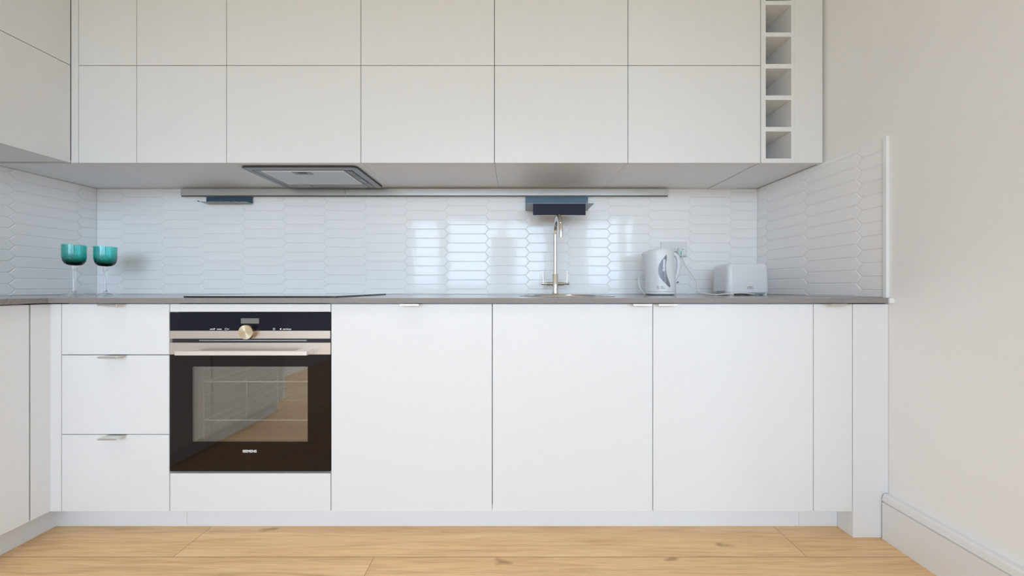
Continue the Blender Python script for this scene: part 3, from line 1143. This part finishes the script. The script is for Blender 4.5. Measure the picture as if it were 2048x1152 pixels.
def kpoint(tt, ang):
    c0, a, b = kring(tt)
    x = math.cos(ang); y = math.sin(ang)
    # a beak at the left near the rim
    beak = max(0, (tt - .74) / .19)
    d = abs(((ang - PI + PI) % (2 * PI)) - PI)
    k = 1 + .07 * beak * math.exp(-(d / .32) ** 2)
    return Vector((c0 + a * x * k, KYc + b * y, zk0 + HK * tt))


bm = bmesh.new()
rings = []
for tt in (0, .01, .05, .12, .2, .3, .4, .5, .6, .7, .76, .82, .86, .9, .93):
    s_ = .985 if tt == 0 else 1
    rings.append([bm.verts.new(Vector((KX, KYc, 0)) * 0 + kpoint(tt, 2 * PI * k / NK)) for k in range(NK)])
# sloping rim towards the spout, then the domed lid line
for v in rings[-1]:
    pass
lid = []
for f, dz in ((.965, .006), (.90, .0105), (.6, .0125), (.3, .0132)):
    c0, a, b = kring(.93)
    lid.append([bm.verts.new((c0 + .004 + (p.co.x - c0) * f, KYc + (p.co.y - KYc) * f, p.co.z + dz)) for p in rings[-1]])
allr = rings + lid
for a, b in zip(allr, allr[1:]):
    for k in range(NK):
        bm.faces.new((a[k], a[(k + 1) % NK], b[(k + 1) % NK], b[k]))
bm.faces.new(rings[0][::-1]); bm.faces.new(lid[-1])
# tilt the top: lower at the beak, higher at the handle
for ring in allr:
    for v in ring:
        tt = (v.co.z - zk0) / HK
        if tt > .6:
            w = min(1, (tt - .6) / .33)
            rel = (v.co.x - KX) / .075
            v.co.z += w * (-.0105 * max(0, -rel - .22) ** 1.2 * 1.3 + .0012 * max(0, min(1, rel + .6)))
body = link('jug', bm, M['plastic'], t, True)


def kfront(x, z, off):
    """place on the front of the jug at x, z"""
    tt = max(0, min(.93, (z - zk0) / HK))
    c0, a, b = kring(tt)
    q = max(-.999, min(.999, (x - c0) / a))
    return Vector((x, KYc - b * math.sqrt(1 - q * q) - off, z))


def leaf(name, rows, off, material, parent):
    """rows: (py, left px, right px) on the photo, laid on the jug"""
    bm = bmesh.new()
    n = 8
    g = []
    for py, l, r in rows:
        D = KD - .060
        line = []
        for k in range(n + 1):
            px = l + (r - l) * k / n
            q = P(px, py, D)
            line.append(bm.verts.new(kfront(q.x, q.z, off)))
        g.append(line)
    for a, b in zip(g, g[1:]):
        for k in range(n):
            bm.faces.new((a[k], a[k + 1], b[k + 1], b[k]))
    bmesh.ops.recalc_face_normals(bm, faces=bm.faces[:])
    bmesh.ops.solidify(bm, geom=bm.faces[:], thickness=.0006)
    return link(name, bm, material, parent, True)


Z2 = lambda x, y: (1270 + x / 10.02, 485 + y / 10.02)
rows = [(252, 606, 612), (290, 575, 622), (340, 530, 620), (400, 496, 607), (450, 474, 600), (520, 463, 600), (590, 463, 606), (650, 472, 618), (710, 497, 637), (770, 540, 658), (820, 585, 678), (870, 635, 690), (900, 672, 684)]
# denser rows so that it hugs the jug
dense = []
for (y0, l0, r0), (y1, l1, r1) in zip(rows, rows[1:]):
    for k in range(4):
        f = k / 4
        dense.append((y0 + (y1 - y0) * f, l0 + (l1 - l0) * f, r0 + (r1 - r0) * f))
dense.append(rows[-1])
w = leaf('water_window', [(485 + y / 10.02, 1270 + l / 10.02, 1270 + r / 10.02) for y, l, r in dense], .0008, M['kettle_window'], t)
leaf('level_gauge', [(485 + y / 10.02, 1270 + l / 10.02, 1270 + r / 10.02) for y, l, r in [(340 + 10 * k, 545 - .4 * k, 592 - .6 * k) for k in range(25)]], .0013, M['kettle_gauge'], w)
for y, l, r in ((516, 520, 552), (645, 522, 578), (760, 566, 614)):
    leaf('level_mark', [(485 + (y - 4 + 4 * k) / 10.02, 1270 + l / 10.02, 1270 + r / 10.02) for k in range(3)], .0018, M['print_grey'], w)


def scribble(name, x0, x1, z0, z1, surf, material, parent, n, gaps=(), seed=1):
    """worn small print: a row of short strokes that cannot be read"""
    rnd = random.Random(seed)
    bm = bmesh.new()
    w = (x1 - x0) / n
    for k in range(n):
        if k in gaps:
            continue
        a = x0 + k * w
        h = z1 - z0
        pieces = [(a, a + w * .22, z0, z1 - h * rnd.choice((0, .3)))]
        zz_ = z0 + h * rnd.choice((.05, .4, .75))
        pieces.append((a, a + w * .7, zz_, zz_ + h * .22))
        if rnd.random() < .6:
            pieces.append((a + w * .5, a + w * .72, z0, z0 + h * rnd.choice((.6, 1))))
        for p0, p1, q0, q1 in pieces:
            s0, s1 = surf(p0, q0), surf(p1, q1)
            vs = [bm.verts.new(surf(p0, q0)), bm.verts.new(surf(p1, q0)), bm.verts.new(surf(p1, q1)), bm.verts.new(surf(p0, q1))]
            bm.faces.new(vs)
    bmesh.ops.recalc_face_normals(bm, faces=bm.faces[:])
    bmesh.ops.solidify(bm, geom=bm.faces[:], thickness=.0002)
    return link(name, bm, material, parent)


Df = KD - .068
a, b = P(1315.5, 574.6, Df), P(1326, 572.2, Df)
scribble('small_print', a.x, b.x, a.z, b.z, lambda x, z: kfront(x, z, .0005), M['print_grey'], t, 9, (3,), 3)
a, b = P(1315.2, 577.4, Df), P(1330, 575.2, Df)
scribble('small_print', a.x, b.x, a.z, b.z, lambda x, z: kfront(x, z, .0005), M['print_red'], t, 13, (4,), 4)
# handle: flattened loop at the right
c0 = kring(.5)[0]
hp = [P(1344, 507, KD), P(1350.5, 509.5, KD), P(1355, 515, KD), P(1356.8, 524, KD), P(1356.6, 535, KD), P(1354.8, 546, KD), P(1351.5, 555, KD), P(1346, 563, KD)]
bm = bmesh.new()
sm_ = smooth_path(hp, 6)
tube(bm, sm_, [.0085 + .0022 * math.sin(PI * k / (len(sm_) - 1)) for k in range(len(sm_))], 18)
link('handle', bm, M['plastic'], t, True)
bm = bmesh.new()
q = P(1352.5, 566, KD)
prism(bm, [(q.x - .004, q.z - .002), (q.x + .014, q.z + .0045), (q.x + .005, q.z + .0075)], 'y', KYc - .006, KYc + .006)
link('switch', bm, M['switch_red'], t)
bm = bmesh.new()
tube(bm, [(q.x - .012, KYc, q.z - .001), (q.x + .004, KYc, q.z + .003)], [.008, .0045], 14)
link('switch_mount', bm, M['plastic'], t, True)

# ---- double wall socket
t = thing('wall_socket', 'white double wall socket with switches on the tiles behind the kettle', 'socket', (.911, -.005, 1.148))
sx0, sx1, sz0, sz1 = .838, .986, 1.107, 1.1900
link('face_plate', B((sx0, sx1, -.0085, -.0006, sz0, sz1, .002)), M['plastic_warm'], t)
for x in ((1343.5 - CX) / 353., (1350.5 - CX) / 353.):
    link('rocker', B((x - .0075, x + .0075, -.0125, -.0085, 1.134, 1.156, .0012)), M['plastic_warm'], t)
    link('rocker_slot', B((x - .0075, x + .0075, -.0105, -.0084, 1.1305, 1.1335)), M['print_grey'], t)

# ---- toaster with its lead and plug
D0, D1_ = 1.555, 1.690
TX0, TX1 = (1460 - CX) / (FPX / D0) - .008, (1541.5 - CX) / (FPX / D0)
ty0, ty1 = D0 - BACK_D, D1_ - BACK_D
tz0, tz1 = WT1 + .0075, CAMZ + (CY - 527) / (FPX / D0)
t = thing('toaster', 'white two-slot toaster on the worktop in the right corner', 'toaster', ((TX0 + TX1) / 2, (ty0 + ty1) / 2, WT1))
bm = bmesh.new()
lv = []
for f, e in ((0, .006), (.04, .0015), (.10, 0), (.5, .0022), (.86, .0050), (.94, .0075), (.985, .0130), (1.0, .022)):
    z = tz0 + (tz1 - tz0) * f
    lv.append([bm.verts.new((x, y, z)) for x, y in rounded_rect(TX0 + e, TX1 - e, ty0 + e * .8, ty1 - e * .8, max(.006, .024 - e * .5), 6)])
# sunken slots on the top
for a, b in zip(lv, lv[1:]):
    n = len(a)
    for k in range(n):
        bm.faces.new((a[k], a[(k + 1) % n], b[(k + 1) % n], b[k]))
bm.faces.new(lv[0][::-1]); bm.faces.new(lv[-1])
link('shell', bm, M['plastic'], t, True)
ym = (ty0 + ty1) / 2
for dy in (-.024, .024):
    link('bread_slot', B((TX0 + .04, TX1 - .04, ym + dy - .012, ym + dy + .012, tz1 - .002, tz1 + .0006)), M['black'], t)
link('crumb_tray', B((TX0 + .02, TX1 - .02, ty0 + .012, ty1 - .012, WT1 + .0035, tz0 + .001)), M['black'], t)
for x in (TX0 + .012, TX1 - .034):
    for y in (ty0 + .006, ty1 - .026):
        link('foot', B((x, x + .020, y, y + .018, WT1 + .0004, tz0 + .002, .001)), M['plastic'], t)
# dark notches in the lower edge: left end and front right
link('side_notch', B((TX0 - .0008, TX0 + .004, ty0 + .030, ty1 - .045, tz0 + .0002, tz0 + .0135)), M['hood_lamp'], t)
xa, xb = P(1497, 0, D0).x, P(1530, 0, D0).x
link('front_notch', B((xa, xb, ty0 - .0012, ty0 + .004, tz0 - .003, tz0 + .0062)), M['grey_steel'], t)
link('lever', B((TX1 - .0008, TX1 + .008, ym - .012, ym + .012, tz0 + .085, tz0 + .097, .002)), M['plastic'], t)
a, b = P(1494.5, 575.1, D0), P(1506, 572.7, D0)
scribble('small_print', a.x, b.x, a.z, b.z, lambda x, z: Vector((x, ty0 - .0006 + .0006, z)), M['print_grey'], t, 8, (), 5)
a, b = P(1494.5, 578.2, D0), P(1509, 575.9, D0)
scribble('small_print', a.x, b.x, a.z, b.z, lambda x, z: Vector((x, ty0 - .0006 + .0006, z)), M['print_red'], t, 12, (3,), 6)
# lead
bm = bmesh.new()
px_, pz_ = (1364 - CX) / 356., CAMZ + (CY - 503.5) / 356.
lead = [P(1364.5, 509, 1.748), P(1365.5, 519, 1.748), P(1369, 527, 1.745), P(1377, 540, 1.735), P(1386, 552, 1.725), P(1392, 561, 1.71), P(1394, 570, 1.69), P(1393.8, 578, 1.66), P(1395, 583.5, 1.63), P(1402, 586.3, 1.60),
        P(1415, 588, 1.565), P(1432, 589, 1.535), P(1450, 588, 1.525), P(1467, 586.5, 1.522), P(1482, 585.8, 1.525), P(1495, 586.8, 1.535), P(1506, 588, 1.55), P(1516, 587, 1.575)]
sp_ = smooth_path(lead, 8)
for v in sp_:
    v.z = max(v.z, WT1 + .0034)
tube(bm, sp_, .0027, 10)
cd = link('power_cord', bm, M['cord'], t, True)
bm = bmesh.new()
prism(bm, rounded_rect(px_ - .024, px_ + .024, pz_ - .0255, pz_ + .0235, .010, 5), 'y', -.036, -.0092)
bmesh.ops.bevel(bm, geom=[e for e in bm.edges if all(abs(v.co.y + .036) < 1e-6 for v in e.verts)], offset=.005, segments=3, affect='EDGES')
pl = link('plug', bm, M['plastic'], cd, True)
xg, zg = (1363.3 - CX) / 360., CAMZ + (CY - 505.3) / 360.
link('plug_sticker', B((xg - .0085, xg + .006, -.0366, -.0358, zg - .013, zg + .013, .0002)), M['mint'], cd)
bm = B((xg - .0042, xg + .0002, -.0370, -.0364, zg - .009, zg + .006), (xg + .0006, xg + .0030, -.0370, -.0364, zg - .009, zg - .004), (xg - .0020, xg + .0026, -.0370, -.0364, zg + .004, zg + .0085))
link('plug_print', bm, M['plug_green'], cd)
link('plug_mark', B((xg + .0025, xg + .0125, -.0366, -.0358, zg + .0165, zg + .0195)), M['print_grey'], cd)

# ------------------------------------------------------------------ daylight
world = bpy.data.worlds.new('sky')
scene.world = world
world.use_nodes = True
nt = world.node_tree
bg = nt.nodes['Background']
tc = nt.nodes.new('ShaderNodeTexCoord')
sp = nt.nodes.new('ShaderNodeSeparateXYZ')
rp = nt.nodes.new('ShaderNodeValToRGB')
mr = nt.nodes.new('ShaderNodeMapRange')
mr.inputs['From Min'].default_value = -1
mr.inputs['From Max'].default_value = 1
nt.links.new(tc.outputs['Generated'], sp.inputs[0])
nt.links.new(sp.outputs['Z'], mr.inputs['Value'])
nt.links.new(mr.outputs[0], rp.inputs['Fac'])
e = rp.color_ramp.elements
e[0].position = .48; e[0].color = (.22, .25, .25, 1)
e[1].position = .52; e[1].color = (.725, .925, 1.20, 1)
nt.links.new(rp.outputs['Color'], bg.inputs['Color'])
bg.inputs['Strength'].default_value = 8.0
for a, b in WINS:
    ld = bpy.data.lights.new('window_daylight', 'AREA')
    ld.shape = 'RECTANGLE'
    ld.size = b - a
    ld.size_y = WZ1 - WZ0
    ld.cycles.is_portal = True
    lo = bpy.data.objects.new('window_daylight', ld)
    col.objects.link(lo)
    lo.location = ((a + b) / 2, REAR - .16, (WZ0 + WZ1) / 2)
    lo.rotation_euler = (PI / 2, 0, 0)      # -Z of the lamp looks along +y, into the room

# near pair: ceiling spots inferred from the plinth shadow; rear pair: added unseen fill
for x, y, watts in ((-1.30, -1.24, 1.3), (-.10, -1.24, 1.3), (-1.30, -3.2, 2.2), (-.10, -3.2, 2.2)):
    ld = bpy.data.lights.new('ceiling_spot_and_fill', 'AREA')
    ld.shape = 'DISK'
    ld.size = .16
    ld.energy = watts
    ld.spread = math.radians(84)
    ld.color = (1.0, .99, .97)
    lo = bpy.data.objects.new('ceiling_spot_and_fill', ld)
    col.objects.link(lo)
    lo.location = (x, y, CEIL - .004)

# ------------------------------------------------------------------ camera
cam = bpy.data.cameras.new('camera')
cam.sensor_width = 36.0
cam.lens = 36.0 * FPX / 2048.0
cam.clip_start = .02
cam.shift_x = -(CX - 1024.0) / 2048.0
cam.shift_y = (CY - 576.0) / 2048.0
co = bpy.data.objects.new('camera', cam)
col.objects.link(co)
co.location = (0, -BACK_D, CAMZ)
co.rotation_euler = (PI / 2, 0, 0)
scene.camera = co

scene.view_settings.view_transform = 'Standard'
scene.view_settings.look = 'None'
scene.view_settings.gamma = 1.0
scene.view_settings.use_curve_mapping = False
scene.view_settings.exposure = 0.37
scene.cycles.max_bounces = 14
scene.cycles.diffuse_bounces = 8
scene.cycles.glossy_bounces = 6
scene.cycles.transparent_max_bounces = 12
scene.cycles.transmission_bounces = 10
scene.cycles.use_denoising = True
